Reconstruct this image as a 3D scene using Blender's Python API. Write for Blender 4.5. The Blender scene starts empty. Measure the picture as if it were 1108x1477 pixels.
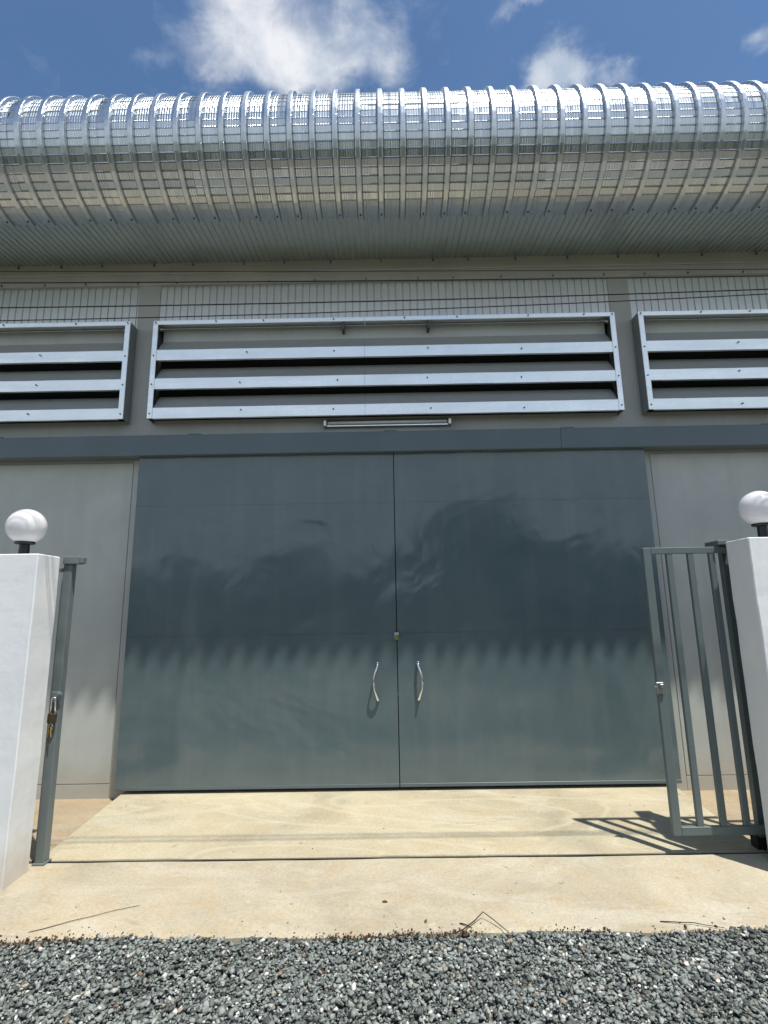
import bpy, math, random
import numpy as np
from mathutils import Vector, Matrix

S = bpy.context.scene
COL = S.collection
random.seed(7)
RNG = np.random.default_rng(11)
R = math.radians

# ---------------------------------------------------------------- camera
cam_data = bpy.data.cameras.new('camera')
cam = bpy.data.objects.new('camera', cam_data)
COL.objects.link(cam)
S.camera = cam
cam_data.sensor_fit = 'VERTICAL'
cam_data.sensor_height = 36.0
cam_data.lens = 746.0 / 1477.0 * 36.0
cam_data.clip_start = 0.05
cam_data.clip_end = 2000
_rt, _up, _fw = Vector((.9998, .0086, -.0157)), Vector((.0170, -.1851, .9826)), Vector((-.0056, .9827, .1852))
_m = Matrix((_rt, _up, -_fw)).transposed().to_4x4()
_m.translation = Vector((-.0506, -4.9, 1.5322))
cam.matrix_world = _m

# ---------------------------------------------------------------- sky and sun
TO_SUN = Vector((.245, -.262, 1.0)).normalized()
SUN_EL = math.asin(TO_SUN.z)
SUN_ROT = math.atan2(TO_SUN.x, TO_SUN.y)
sun_data = bpy.data.lights.new('sun', 'SUN')
sun_data.energy = 3.3
sun_data.angle = R(0.7)
sun_data.color = (1.0, .95, .86)
sun = bpy.data.objects.new('sun', sun_data)
COL.objects.link(sun)
sun.rotation_euler = (-TO_SUN).to_track_quat('-Z', 'Y').to_euler()
sun.location = (4, -6, 14)

SKY_STRENGTH = 0.080
world = bpy.data.worlds.new('World')
S.world = world
world.use_nodes = True
wn, wl = world.node_tree.nodes, world.node_tree.links
wn.clear()


def wmath(op, a, b=None, c=None, clamp=False):
    n = wn.new('ShaderNodeMath'); n.operation = op; n.use_clamp = clamp
    for i, v in enumerate((a, b, c)):
        if v is None: continue
        if isinstance(v, (int, float)): n.inputs[i].default_value = v
        else: wl.new(v, n.inputs[i])
    return n.outputs[0]


sky = wn.new('ShaderNodeTexSky')
sky.sky_type = 'NISHITA'
sky.sun_disc = False
sky.sun_elevation = SUN_EL
sky.sun_rotation = SUN_ROT
sky.altitude = 100
sky.air_density = 1.0
sky.dust_density = 0.4
sky.ozone_density = 2.0
wc = wn.new('ShaderNodeTexCoord')
sep = wn.new('ShaderNodeSeparateXYZ'); wl.new(wc.outputs['Generated'], sep.inputs[0])
zc_ = wmath('MAXIMUM', sep.outputs[2], 0.06)
px_, py_ = wmath('DIVIDE', sep.outputs[0], zc_), wmath('DIVIDE', sep.outputs[1], zc_)
cmb = wn.new('ShaderNodeCombineXYZ'); wl.new(px_, cmb.inputs[0]); wl.new(py_, cmb.inputs[1])


def wnoise(scale, detail, rough, dist=0.0, off=0.0):
    n = wn.new('ShaderNodeTexNoise'); n.noise_dimensions = '3D'
    n.inputs['Scale'].default_value = scale; n.inputs['Detail'].default_value = detail
    n.inputs['Roughness'].default_value = rough; n.inputs['Distortion'].default_value = dist
    mp = wn.new('ShaderNodeMapping'); mp.inputs['Location'].default_value = (off, off * .7, off * .3)
    wl.new(cmb.outputs[0], mp.inputs[0]); wl.new(mp.outputs[0], n.inputs['Vector'])
    return n.outputs[0]


warp_n = wn.new('ShaderNodeTexNoise'); warp_n.inputs['Scale'].default_value = 7.0
warp_n.inputs['Detail'].default_value = 6; warp_n.inputs['Roughness'].default_value = .6
wl.new(cmb.outputs[0], warp_n.inputs['Vector'])
wsep = wn.new('ShaderNodeSeparateColor'); wl.new(warp_n.outputs['Color'], wsep.inputs[0])
qx = wmath('ADD', px_, wmath('MULTIPLY', wmath('SUBTRACT', wsep.outputs[0], .5), .20))
qy = wmath('ADD', py_, wmath('MULTIPLY', wmath('SUBTRACT', wsep.outputs[1], .5), .20))
# clouds as (x/z, y/z, half width, half depth, weight)
CLOUDS = [(-.255, .740, .115, .085, .88), (-.13, .800, .14, .075, .80), (-.05, .735, .12, .10, .58), (-.20, .665, .09, .04, .72),
          (-.40, .77, .05, .035, .40), (.345, .840, .075, .060, 1.45), (.235, .69, .05, .03, .8), (.15, .735, .06, .03, .33),
          (.70, .74, .05, .05, .6), (.46, .83, .05, .03, .45),
          (-1.5, .9, .6, .4, 1.2), (1.6, .7, .5, .25, 1.0), (.2, 1.8, .7, .3, 1.0), (-1.1, 2.6, .8, .4, 1.0), (2.4, 2.5, .9, .4, 1.0),
          (-.8, -.7, .4, .25, .9), (.9, -1.5, .6, .3, 1.0), (-1.7, -2.1, .8, .5, 1.0), (.1, -3.0, 1.1, .5, 1.0), (2.6, -3.1, 1.0, .6, 1.0),
          (-3.6, -.4, .8, .6, 1.0), (3.4, -.6, .7, .5, 1.2), (.6, -4.6, 2.0, .8, 1.3), (-2.2, -1.0, .6, .5, 1.2), (1.9, -1.6, .7, .5, 1.2), (-.5, -1.9, .5, .4, 1.1), (-3.2, -4.2, 1.4, .7, 1.0), (.4, .1, .25, .12, .7)]
acc = None
for (ax, ay, rx, ry, wt) in CLOUDS:
    dx = wmath('DIVIDE', wmath('SUBTRACT', qx, ax), rx)
    dy = wmath('DIVIDE', wmath('SUBTRACT', qy, ay), ry)
    d2 = wmath('ADD', wmath('MULTIPLY', dx, dx), wmath('MULTIPLY', dy, dy))
    g = wmath('MULTIPLY', wmath('POWER', 2.718, wmath('MULTIPLY', d2, -1.0)), wt)
    acc = g if acc is None else wmath('ADD', acc, g)
rad = wmath('SQRT', wmath('ADD', wmath('MULTIPLY', px_, px_), wmath('MULTIPLY', py_, py_)))
far = wn.new('ShaderNodeMapRange'); far.interpolation_type = 'SMOOTHSTEP'      # cloud cover added out of view near the horizon, to brighten the shade
far.inputs['From Min'].default_value = 1.0; far.inputs['From Max'].default_value = 2.6; far.inputs['To Max'].default_value = 1.15
wl.new(rad, far.inputs['Value'])
acc = wmath('ADD', acc, far.outputs[0])
fine = wnoise(10.0, 8, .58, .5)
den = wmath('ADD', acc, wmath('MULTIPLY', wmath('SUBTRACT', fine, .5), 1.5))
mr = wn.new('ShaderNodeMapRange'); mr.interpolation_type = 'SMOOTHSTEP'
mr.inputs['From Min'].default_value = .22; mr.inputs['From Max'].default_value = 1.35
mr.inputs['To Min'].default_value = 0.0; mr.inputs['To Max'].default_value = .80
wl.new(den, mr.inputs['Value'])
haze_n = wnoise(2.2, 5, .6, .2, 3.1)
veil = wmath('MULTIPLY', wmath('SUBTRACT', haze_n, .45, clamp=True), .05)
cover = wmath('ADD', mr.outputs[0], veil, clamp=True)
bg_sky = wn.new('ShaderNodeBackground'); bg_sky.inputs['Strength'].default_value = SKY_STRENGTH
tint = wn.new('ShaderNodeMix'); tint.data_type = 'RGBA'; tint.blend_type = 'MULTIPLY'; tint.inputs[0].default_value = 1.0
tint.inputs[7].default_value = (.80, .97, 1.06, 1)
wl.new(sky.outputs[0], tint.inputs[6]); wl.new(tint.outputs[2], bg_sky.inputs['Color'])
bg_cl = wn.new('ShaderNodeBackground'); bg_cl.inputs['Strength'].default_value = 0.66
cr = wn.new('ShaderNodeValToRGB'); cr.color_ramp.elements[0].color = (.52, .60, .70, 1); cr.color_ramp.elements[1].color = (1.0, 1.0, 1.0, 1)
cr.color_ramp.elements[0].position = .35; cr.color_ramp.elements[1].position = .62
wl.new(wnoise(6.0, 6, .6, .3, 1.7), cr.inputs[0]); wl.new(cr.outputs[0], bg_cl.inputs['Color'])
mixs = wn.new('ShaderNodeMixShader')
wl.new(cover, mixs.inputs[0]); wl.new(bg_sky.outputs[0], mixs.inputs[1]); wl.new(bg_cl.outputs[0], mixs.inputs[2])
wout = wn.new('ShaderNodeOutputWorld'); wl.new(mixs.outputs[0], wout.inputs['Surface'])

S.view_settings.view_transform = 'Standard'
S.view_settings.look = 'None'
S.view_settings.exposure = 0.68
S.view_settings.gamma = 1.0
S.view_settings.use_curve_mapping = False
S.render.engine = 'CYCLES'
S.cycles.max_bounces = 8
S.cycles.caustics_reflective = False


# ---------------------------------------------------------------- mesh helpers
class MB:
    def __init__(s): s.v = []; s.f = []

    def add(s, vs, fs):
        o = len(s.v); s.v += [tuple(p) for p in vs]; s.f += [tuple(i + o for i in f) for f in fs]
        return s

    def box(s, x0, x1, y0, y1, z0, z1, b=0.0):
        """box with optional chamfer b on all edges"""
        if b <= 0:
            vs = [(x, y, z) for z in (z0, z1) for y in (y0, y1) for x in (x0, x1)]
            return s.add(vs, [(0, 2, 3, 1), (4, 5, 7, 6), (0, 1, 5, 4), (2, 6, 7, 3), (0, 4, 6, 2), (1, 3, 7, 5)])
        lo, hi = (x0, y0, z0), (x1, y1, z1)
        vs, idx = [], {}
        for c in range(8):
            sg = [(c >> k) & 1 for k in range(3)]
            for a in range(3):
                p = []
                for k in range(3):
                    base = hi[k] if sg[k] else lo[k]
                    if k != a: base += -b if sg[k] else b
                    p.append(base)
                idx[(c, a)] = len(vs); vs.append(tuple(p))
        fs = []
        for a in range(3):
            u, w = [(1, 2), (2, 0), (0, 1)][a]
            for side in (0, 1):
                q = [0, 1 << u, (1 << u) | (1 << w), 1 << w]
                f = [idx[(k | (side << a), a)] for k in q]
                fs.append(tuple(f if side else f[::-1]))
        for a in range(3):          # edges along axis a
            u, w = [(1, 2), (2, 0), (0, 1)][a]
            for su in (0, 1):
                for sw in (0, 1):
                    c0 = (su << u) | (sw << w); c1 = c0 | (1 << a)
                    f = [idx[(c0, u)], idx[(c1, u)], idx[(c1, w)], idx[(c0, w)]]
                    fs.append(tuple(f if (su == sw) else f[::-1]))
        for c in range(8):
            f = [idx[(c, 0)], idx[(c, 1)], idx[(c, 2)]]
            fs.append(tuple(f if bin(c).count('1') % 2 else f[::-1]))
        return s.add(vs, fs)

    def tube(s, pts, r, n=8, caps=True):
        pts = [Vector(p) for p in pts]
        rs = r if isinstance(r, (list, tuple)) else [r] * len(pts)
        vs, fs = [], []
        ref = None
        for i, p in enumerate(pts):
            t = (pts[min(i + 1, len(pts) - 1)] - pts[max(i - 1, 0)]).normalized()
            if ref is None:
                ref = Vector((0, 0, 1)) if abs(t.z) < .9 else Vector((1, 0, 0))
            a = t.cross(ref).normalized(); b = a.cross(t).normalized(); ref = b
            for k in range(n):
                an = 2 * math.pi * k / n
                vs.append(p + (a * math.cos(an) + b * math.sin(an)) * rs[i])
        for i in range(len(pts) - 1):
            for k in range(n):
                k2 = (k + 1) % n
                fs.append((i * n + k, i * n + k2, (i + 1) * n + k2, (i + 1) * n + k))
        if caps:
            fs.append(tuple(range(n - 1, -1, -1)))
            fs.append(tuple((len(pts) - 1) * n + k for k in range(n)))
        return s.add(vs, fs)

    def lathe(s, prof, n=32, c=(0, 0, 0), axis='z'):
        vs, fs = [], []
        for (r, z) in prof:
            for k in range(n):
                a = 2 * math.pi * k / n
                p = (r * math.cos(a), r * math.sin(a), z)
                if axis == 'y': p = (p[0], -p[2], p[1])
                vs.append((p[0] + c[0], p[1] + c[1], p[2] + c[2]))
        for i in range(len(prof) - 1):
            for k in range(n):
                k2 = (k + 1) % n
                fs.append((i * n + k, i * n + k2, (i + 1) * n + k2, (i + 1) * n + k))
        return s.add(vs, fs)

    def mesh(s, name, smooth=False):
        me = bpy.data.meshes.new(name)
        me.from_pydata(s.v, [], s.f)
        if smooth:
            me.polygons.foreach_set('use_smooth', [True] * len(me.polygons))
        me.update()
        return me


WLOC = {}


def link(name, data, mat=None, parent=None, loc=(0, 0, 0), rot=None):
    o = bpy.data.objects.new(name, data)
    COL.objects.link(o)
    if mat is not None and data is not None and len(data.materials) == 0: data.materials.append(mat)
    loc = Vector(loc)
    WLOC[o.name] = loc
    if parent is not None:
        o.parent = parent
        o.location = loc - WLOC[parent.name]
    else:
        o.location = loc
    if rot is not None: o.rotation_euler = rot
    return o


def part(name, mb, mat, parent, loc=(0, 0, 0), smooth=False, rot=None, label=None, kind=None):
    o = link(name, mb.mesh(name, smooth), mat, parent, loc, rot)
    if label: o['label'] = label
    if kind: o['kind'] = kind
    return o


def tag(o, label, cat, group=None):
    o['label'] = label; o['category'] = cat
    if group: o['group'] = group
    return o


def thing(name, loc, label, cat, group=None):
    return tag(link(name, None, None, None, loc), label, cat, group)


def structure(name, mb, mat, smooth=False):
    o = part(name, mb, mat, None, smooth=smooth); o['kind'] = 'structure'
    return o


# ---------------------------------------------------------------- materials
class Mat:
    def __init__(s, name):
        s.m = bpy.data.materials.new(name); s.m.use_nodes = True
        s.n = s.m.node_tree.nodes; s.l = s.m.node_tree.links
        s.b = s.n['Principled BSDF']
        s.co = s.n.new('ShaderNodeTexCoord').outputs['Object']

    def setv(s, key, v):
        i = s.b.inputs[key]
        if hasattr(v, 'links'): s.l.new(v, i)
        else: i.default_value = (*v, 1) if isinstance(v, tuple) and len(v) == 3 else v
        return s

    def noise(s, scale, detail=4, rough=.55, dist=0, st=(1, 1, 1), col=False, off=(0, 0, 0)):
        mp = s.n.new('ShaderNodeMapping'); mp.inputs['Scale'].default_value = st; mp.inputs['Location'].default_value = off
        s.l.new(s.co, mp.inputs[0])
        t = s.n.new('ShaderNodeTexNoise'); t.inputs['Scale'].default_value = scale
        t.inputs['Detail'].default_value = detail; t.inputs['Roughness'].default_value = rough
        t.inputs['Distortion'].default_value = dist
        s.l.new(mp.outputs[0], t.inputs['Vector'])
        return t.outputs['Color' if col else 0]

    def ramp(s, fac, stops, interp='LINEAR'):
        r = s.n.new('ShaderNodeValToRGB'); r.color_ramp.interpolation = interp
        e = r.color_ramp.elements
        while len(e) < len(stops): e.new(.5)
        for el, (p, c) in zip(e, stops):
            el.position = p; el.color = (*c, 1) if isinstance(c, tuple) else (c, c, c, 1)
        s.l.new(fac, r.inputs[0]); return r.outputs[0]

    def mix(s, fac, a, b, mode='MIX'):
        x = s.n.new('ShaderNodeMix'); x.data_type = 'RGBA'; x.blend_type = mode
        for i, v in ((0, fac), (6, a), (7, b)):
            if hasattr(v, 'links'): s.l.new(v, x.inputs[i])
            else: x.inputs[i].default_value = (*v, 1) if isinstance(v, tuple) else v
        return x.outputs[2]

    def math(s, op, a, b=0.0, clamp=False):
        x = s.n.new('ShaderNodeMath'); x.operation = op; x.use_clamp = clamp
        for i, v in ((0, a), (1, b)):
            if hasattr(v, 'links'): s.l.new(v, x.inputs[i])
            else: x.inputs[i].default_value = v
        return x.outputs[0]

    def bump(s, h, strength=.3, dist=.01, prev=None):
        b = s.n.new('ShaderNodeBump'); b.inputs['Strength'].default_value = strength
        b.inputs['Distance'].default_value = dist
        s.l.new(h, b.inputs['Height'])
        if prev is not None: s.l.new(prev, b.inputs['Normal'])
        return b.outputs[0]


def plain(name, col, rough=.5, metal=0.0, bumpy=None, vary=0.0, vscale=6.0):
    m = Mat(name)
    if vary:
        m.setv('Base Color', m.mix(m.noise(vscale, 5), tuple(c * (1 - vary) for c in col), tuple(min(1, c * (1 + vary)) for c in col)))
    else: m.setv('Base Color', col)
    m.setv('Roughness', rough).setv('Metallic', metal)
    if bumpy: m.setv('Normal', m.bump(m.noise(bumpy[0], 4), bumpy[1], bumpy[2]))
    return m.m


def concrete(name, base=(.47, .385, .265), rust=.5, seed=0.0, rims=.0):
    m = Mat(name)
    big = m.noise(.9, 7, .62, .8, off=(seed, seed, 0)); mid = m.noise(4.2, 8, .68, .6, off=(seed, 2, 0))
    fine = m.noise(60, 4, .65); speck = m.noise(120, 2, .5)
    c = m.ramp(big, [(.32, tuple(v * .78 for v in base)), (.5, base), (.66, tuple(min(1, v * 1.18) for v in base))])
    c = m.mix(m.ramp(mid, [(.48, 0.0), (.68, .8 * rust)]), c, (base[0] * 1.0, base[1] * .84, base[2] * .66))
    c = m.mix(m.ramp(m.noise(1.7, 6, .62, 1.2, st=(.6, 1.4, 1), off=(5 + seed, 0, 0)), [(.52, 0.0), (.66, .6)]), c, (base[0] * 1.14, base[1] * 1.2, base[2] * 1.3))
    c = m.mix(m.ramp(m.noise(3.1, 7, .7, 1.5, st=(.5, 1.6, 1), off=(15 + seed, 4, 0)), [(.58, 0.0), (.70, .5)]), c, (base[0] * .66, base[1] * .64, base[2] * .62))
    c = m.mix(.40, c, m.ramp(fine, [(.3, .34), (.7, .66)]), 'OVERLAY')
    c = m.mix(m.ramp(speck, [(.64, 0.0), (.70, .55)]), c, (.18, .13, .08))
    c = m.mix(m.ramp(m.noise(11, 3, .5, off=(1, seed, 0)), [(.69, 0.0), (.75, .5)]), c, (.24, .15, .08))
    c = m.mix(m.ramp(m.noise(8, 4, .6, off=(7, seed, 0)), [(.66, 0.0), (.72, .35)]), c, (.62, .58, .48))
    rim = m.math('ABSOLUTE', m.math('SUBTRACT', m.noise(.75, 3, .45, .8, st=(.55, 1.5, 1), off=(2.2 + seed, 1, 0)), .53))
    c = m.mix(m.ramp(rim, [(0.0, .55 * rims), (.006, .3 * rims), (.016, 0.0)]), c, (base[0] * 1.25, base[1] * 1.28, base[2] * 1.3))
    m.setv('Base Color', c).setv('Roughness', .88)
    m.setv('Normal', m.bump(mid, .35, .006, m.bump(fine, .25, .003)))
    return m.m


M = {}
M['apron'] = concrete('apron_concrete', (.455, .405, .302), .6, 0)
M['ramp'] = concrete('ramp_concrete', (.45, .402, .285), .55, 3.3, 1.0)
M['floor'] = concrete('floor_concrete', (.365, .30, .205), .8, 8.1)


def metal_sheet(name, col=(.78, .80, .81), rough=.24, streak=(60, 1, 1), metal=1.0, bmp=.10):
    m = Mat(name)
    st = m.noise(1.0, 4, .6, 0, st=streak)
    blot = m.noise(9, 5, .6)
    m.setv('Base Color', m.mix(m.ramp(blot, [(.3, 0.0), (.7, 1.0)]), tuple(c * .93 for c in col), col))
    m.setv('Metallic', metal)
    m.setv('Roughness', m.ramp(st, [(.3, rough * .8), (.7, rough * 1.35)]))
    m.setv('Normal', m.bump(st, bmp, .004))
    return m.m


M['roof_zinc'] = metal_sheet('bright_aluzinc', (.60, .645, .675), .30, (55, .6, .6), 1.0, .04)
M['soffit_zinc'] = metal_sheet('soffit_aluzinc', (.64, .71, .72), .34, (40, .6, .6))
M['galv'] = metal_sheet('galvanised_trim', (.88, .96, 1.0), .30, (1.5, 14, 14), .75, .02)
M['galv_blade'] = metal_sheet('galvanised_blade', (.40, .42, .40), .5, (2, 25, 25), .12)  # blades are the trim's metal; shade inside the vents is put into this grey
M['vent_side'] = metal_sheet('vent_side_sheet', (.26, .29, .30), .4, (2, 25, 25), .4)
M['screw'] = plain('screw_steel', (.10, .10, .10), .5, .6)

m = Mat('corrugated_panel')
m.setv('Base Color', m.mix(m.noise(7, 4), (.62, .665, .675), (.70, .745, .755))).setv('Roughness', .34).setv('Metallic', .6)
M['upper'] = m.m


def wall_paint(name, col, rough=.55, dirt=.3, foot=None):
    m = Mat(name)
    n = m.noise(1.3, 7, .62, .6); stn = m.noise(1.0, 6, .65, .2, st=(7, 7, .45)); sm = m.noise(7, 5, .6, .4)
    c = m.mix(m.ramp(n, [(.35, 0.0), (.68, 1.0)]), tuple(v * .90 for v in col), tuple(v * 1.06 for v in col))
    c = m.mix(m.ramp(stn, [(.50, 0.0), (.78, dirt)]), c, (col[0] * .74, col[1] * .72, col[2] * .66))
    c = m.mix(m.ramp(sm, [(.60, 0.0), (.75, dirt * .6)]), c, tuple(min(.9, v * 1.18) for v in col))
    if foot is not None:                                   # splashed earth near the ground, ragged upper edge
        sp = m.n.new('ShaderNodeSeparateXYZ'); m.l.new(m.co, sp.inputs[0])
        z = m.math('SUBTRACT', sp.outputs[2], m.math('MULTIPLY', m.noise(3, 6, .65), .5))
        c = m.mix(m.ramp(m.math('ADD', m.math('MULTIPLY', z, 1.6), .55), [(0.1, .42), (.55, 0.0)]), c, foot)
    m.setv('Base Color', c).setv('Roughness', rough)
    m.setv('Normal', m.bump(m.noise(2.0, 3), .25, .012, m.bump(m.noise(160, 2), .08, .002)))
    return m.m


M['wall'] = wall_paint('grey_wall_paint', (.47, .505, .485), .5, .35, (.36, .30, .22))
M['beam'] = wall_paint('eave_beam_paint', (.50, .515, .48))
M['column'] = wall_paint('column_paint', (.47, .495, .47))
M['header'] = wall_paint('slate_header_paint', (.108, .150, .172), .40)

m = Mat('slate_door_paint')
wave = m.noise(.8, 3, .5, .8); dent = m.noise(2.6, 3, .5, .6, st=(1, 1, .7))
dust = m.noise(1.0, 6, .6, .3, st=(5, 5, .5))
base = m.mix(m.ramp(m.noise(1.6, 6, .6, .6), [(.3, 0.0), (.7, 1.0)]), (.083, .128, .147), (.106, .151, .167))
base = m.mix(m.ramp(dust, [(.48, 0.0), (.78, .28)]), base, (.18, .205, .205))
base = m.mix(m.ramp(m.noise(13, 6, .7, .6), [(.60, 0.0), (.74, .25)]), base, (.075, .10, .11))
sp = m.n.new('ShaderNodeSeparateXYZ'); m.l.new(m.co, sp.inputs[0])
zz = m.math('SUBTRACT', sp.outputs[2], m.math('MULTIPLY', m.noise(4, 6, .65), .4))
base = m.mix(m.ramp(m.math('ADD', m.math('MULTIPLY', zz, 1.5), .5), [(0.1, .16), (.5, 0.0)]), base, (.22, .22, .19))
m.setv('Base Color', base)
m.setv('Roughness', m.ramp(m.noise(2.2, 5, .6, .5), [(.3, .10), (.7, .20)]))
m.setv('Specular IOR Level', .68)
m.setv('Normal', m.bump(wave, .55, .06, m.bump(dent, .22, .022)))
M['door'] = m.m
M['gate'] = plain('gate_paint', (.12, .155, .162), .42, 0, (30, .08, .003), .12, 9)
M['post'] = plain('post_paint', (.15, .18, .185), .45, 0, (30, .1, .003), .15, 9)
M['dark'] = plain('dark_rubber', (.012, .012, .013), .6)
M['chrome'] = plain('chrome', (.85, .85, .86), .09, 1.0)
M['steel'] = plain('zinc_steel', (.55, .56, .55), .35, .9, None, .2, 30)
M['brass'] = plain('brass', (.60, .40, .12), .3, 1.0)
M['interior'] = plain('interior_shade', (.07, .08, .085), .9)  # darkness of the unlit hall, put into the colour
M['black_plastic'] = plain('black_plastic', (.012, .012, .014), .35)
M['cable'] = plain('cable_sheath', (.008, .008, .009), .9)
M['twig'] = plain('twig_bark', (.035, .025, .018), .85)
M['leaf_litter'] = plain('dry_leaf', (.17, .09, .045), .8, 0, None, .5, 20)

m = Mat('pillar_plaster')
n1 = m.noise(2.4, 5, .55, .15); n2 = m.noise(9, 5, .6)
c = m.mix(m.ramp(n1, [(.35, 0.0), (.68, 1.0)]), (.80, .84, .87), (.87, .885, .89))
c = m.mix(m.ramp(m.noise(5, 5, .6, .8, off=(3, 1, 2)), [(.60, 0.0), (.75, .3)]), c, (.66, .71, .75))
c = m.mix(m.ramp(m.noise(1.0, 6, .65, .2, st=(11, 11, .5)), [(.52, 0.0), (.74, .42)]), c, (.62, .65, .66))
sp = m.n.new('ShaderNodeSeparateXYZ'); m.l.new(m.co, sp.inputs[0])
zz = m.math('SUBTRACT', sp.outputs[2], m.math('MULTIPLY', m.noise(5, 6, .7), .55))
c = m.mix(m.ramp(m.math('ADD', m.math('MULTIPLY', zz, 1.4), .5), [(0.02, .55), (.42, 0.0)]), c, (.52, .44, .33))
m.setv('Base Color', c).setv('Roughness', .7)
m.setv('Normal', m.bump(n1, .3, .03, m.bump(n2, .25, .006)))
M['plaster'] = m.m

m = Mat('opal_globe')
m.setv('Base Color', (.93, .94, .99)).setv('Roughness', .16).setv('Subsurface Weight', .8)
m.b.inputs['Subsurface Radius'].default_value = (.06, .06, .06); m.b.inputs['Subsurface Scale'].default_value = .6
tl = m.n.new('ShaderNodeBsdfTranslucent'); tl.inputs['Color'].default_value = (.90, .93, 1.0, 1)
mx = m.n.new('ShaderNodeMixShader'); mx.inputs[0].default_value = .22
m.l.new(m.b.outputs[0], mx.inputs[1]); m.l.new(tl.outputs[0], mx.inputs[2])
m.l.new(mx.outputs[0], m.n['Material Output'].inputs['Surface'])
M['opal'] = m.m
m = Mat('tube_cover')
m.setv('Base Color', (.62, .66, .67)).setv('Roughness', .18)
M['tube'] = m.m

# gravel: every chip its own tone
m = Mat('crushed_stone')
geo = m.n.new('ShaderNodeNewGeometry')
rnd = geo.outputs['Random Per Island']
c = m.ramp(rnd, [(0.0, (.06, .067, .068)), (.16, (.11, .122, .12)), (.36, (.180, .208, .195)), (.64, (.262, .298, .278)),
                 (.88, (.33, .36, .345)), (.925, (.38, .405, .385)), (.935, (.42, .36, .26)), (.950, (.22, .15, .10)), (.960, (.60, .60, .56)), (1.0, (.72, .71, .67))])
c = m.mix(.45, c, m.ramp(m.noise(90, 4), [(.3, .34), (.7, .66)]), 'OVERLAY')
c = m.mix(m.ramp(m.noise(2.6, 4, .6, .5), [(.42, .0), (.68, .45)]), c, m.mix(1.0, c, (.52, .50, .47), 'MULTIPLY'))
m.setv('Base Color', c).setv('Roughness', .72)
m.setv('Normal', m.bump(m.noise(160, 3), .4, .003))
M['stone'] = m.m
m = Mat('gravel_bed')
v = m.n.new('ShaderNodeTexVoronoi'); v.inputs['Scale'].default_value = 34
m.l.new(m.co, v.inputs['Vector'])
c = m.ramp(v.outputs['Color'], [(.1, (.06, .07, .07)), (.6, (.16, .18, .175)), (.95, (.32, .34, .32))])
m.setv('Base Color', m.mix(m.ramp(m.noise(.3, 4), [(.4, 0.0), (.7, .6)]), c, (.17, .17, .14))).setv('Roughness', .9)
m.setv('Normal', m.bump(v.outputs['Distance'], .8, .02))
M['bed'] = m.m
m = Mat('soil')
m.setv('Base Color', m.mix(m.noise(25, 5), (.045, .026, .016), (.11, .06, .034))).setv('Roughness', .95)
M['soil'] = m.m

# ---------------------------------------------------------------- the ground
GZ = -.155                                                # top of the ground sheet under the chips
g = MB()
g.add([(-400, -400, GZ), (400, -400, GZ), (400, 400, GZ), (-400, 400, GZ)], [(0, 1, 2, 3)])
m = Mat('dry_ground')
m.setv('Base Color', m.mix(m.noise(.5, 6, .6), (.25, .22, .18), (.36, .32, .27))).setv('Roughness', .95)
m.setv('Normal', m.bump(m.noise(9, 5), .5, .03))
structure('ground', g, m.m)
g = MB(); g.box(-9, 9, -4.15, -1.75, -.4, GZ + .008)
structure('gravel_bed', g, M['bed'])
m = Mat('rough_grass')
m.setv('Base Color', m.mix(m.noise(.8, 7, .65), (.05, .065, .03), (.10, .11, .06))).setv('Roughness', .95)
m.setv('Normal', m.bump(m.noise(14, 6), .9, .05))
g = MB(); g.box(-390, 390, -390, -8.4, -.6, GZ + .03)
for sx in (-1, 1):
    a, b = sorted((sx * 9.02, sx * 390)); g.box(a, b, -8.39, 390, -.6, GZ + .03)  # unseen side strips, added so the eave's rib sides mirror dark ground
structure('field', g, m.m)


def noisy_edge(x, a=.012, s=0.0):
    return a * (math.sin(x * 3.1 + s) + .6 * math.sin(x * 7.7 + 1 + s) + .4 * math.sin(x * 17.3 + 2 + s))


# street apron between the gate track and the gravel; its street edge is ragged
APX, NA = 9.0, 180
g = MB(); vs = []; fs = []
for i in range(NA + 1):
    x = -APX + 2 * APX * i / NA
    yf = -1.868 + .014 * x / 2 + noisy_edge(x)
    zt = -.112
    vs += [(x, -1.112 + noisy_edge(x, .0035, 1), -.09), (x, yf + .02, zt), (x, yf, zt - .01), (x, yf - .012, -.3), (x, -1.112, -.3)]
for i in range(NA):
    for k in range(4):
        a = i * 5 + k; b = a + 5
        fs.append((a, a + 1, b + 1, b))
g.add(vs, fs)
structure('apron', g, M['apron'])
# ramp slab in front of the doors
g = MB(); vs = []; fs = []
RX = 2.43; NR = 60
for i in range(NR + 1):
    x = -RX + 2 * RX * i / NR
    vs += [(x, .16, -.028), (x, -.02, -.03), (x, -1.064 + noisy_edge(x, .003, 4), -.088), (x, -1.0700, -.094), (x, -1.0715, -.3), (x, .16, -.3)]
for i in range(NR):
    for k in range(4):
        a = i * 6 + k; b = a + 6
        fs.append((a, a + 1, b + 1, b))
fs += [(0, 5, 4, 3, 2, 1), tuple(NR * 6 + k for k in (1, 2, 3, 4, 5, 0))]
g.add(vs, fs)
structure('ramp', g, M['ramp'])
g = MB()
for sx in (-1, 1):
    a, b = sorted((sx * (RX + .004), sx * 9.0))
    g.box(a, b, -1.07, .14, -.3, -.092)
structure('pavement', g, M['floor'])
trk = thing('gate_track', (0, -1.088, -.13), 'dark sunken steel gate track crossing the concrete in front of the doors', 'gate track')
g = MB(); g.box(-9, 9, -1.1115, -1.0725, -.32, -.150)
g.box(-9, 9, -1.0824, -1.0726, -.15, -.099)
part('channel', g, M['dark'], trk)
g = MB(); g.tube([(-9, -1.096, -.144), (9, -1.096, -.144)], .007, 6)
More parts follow.
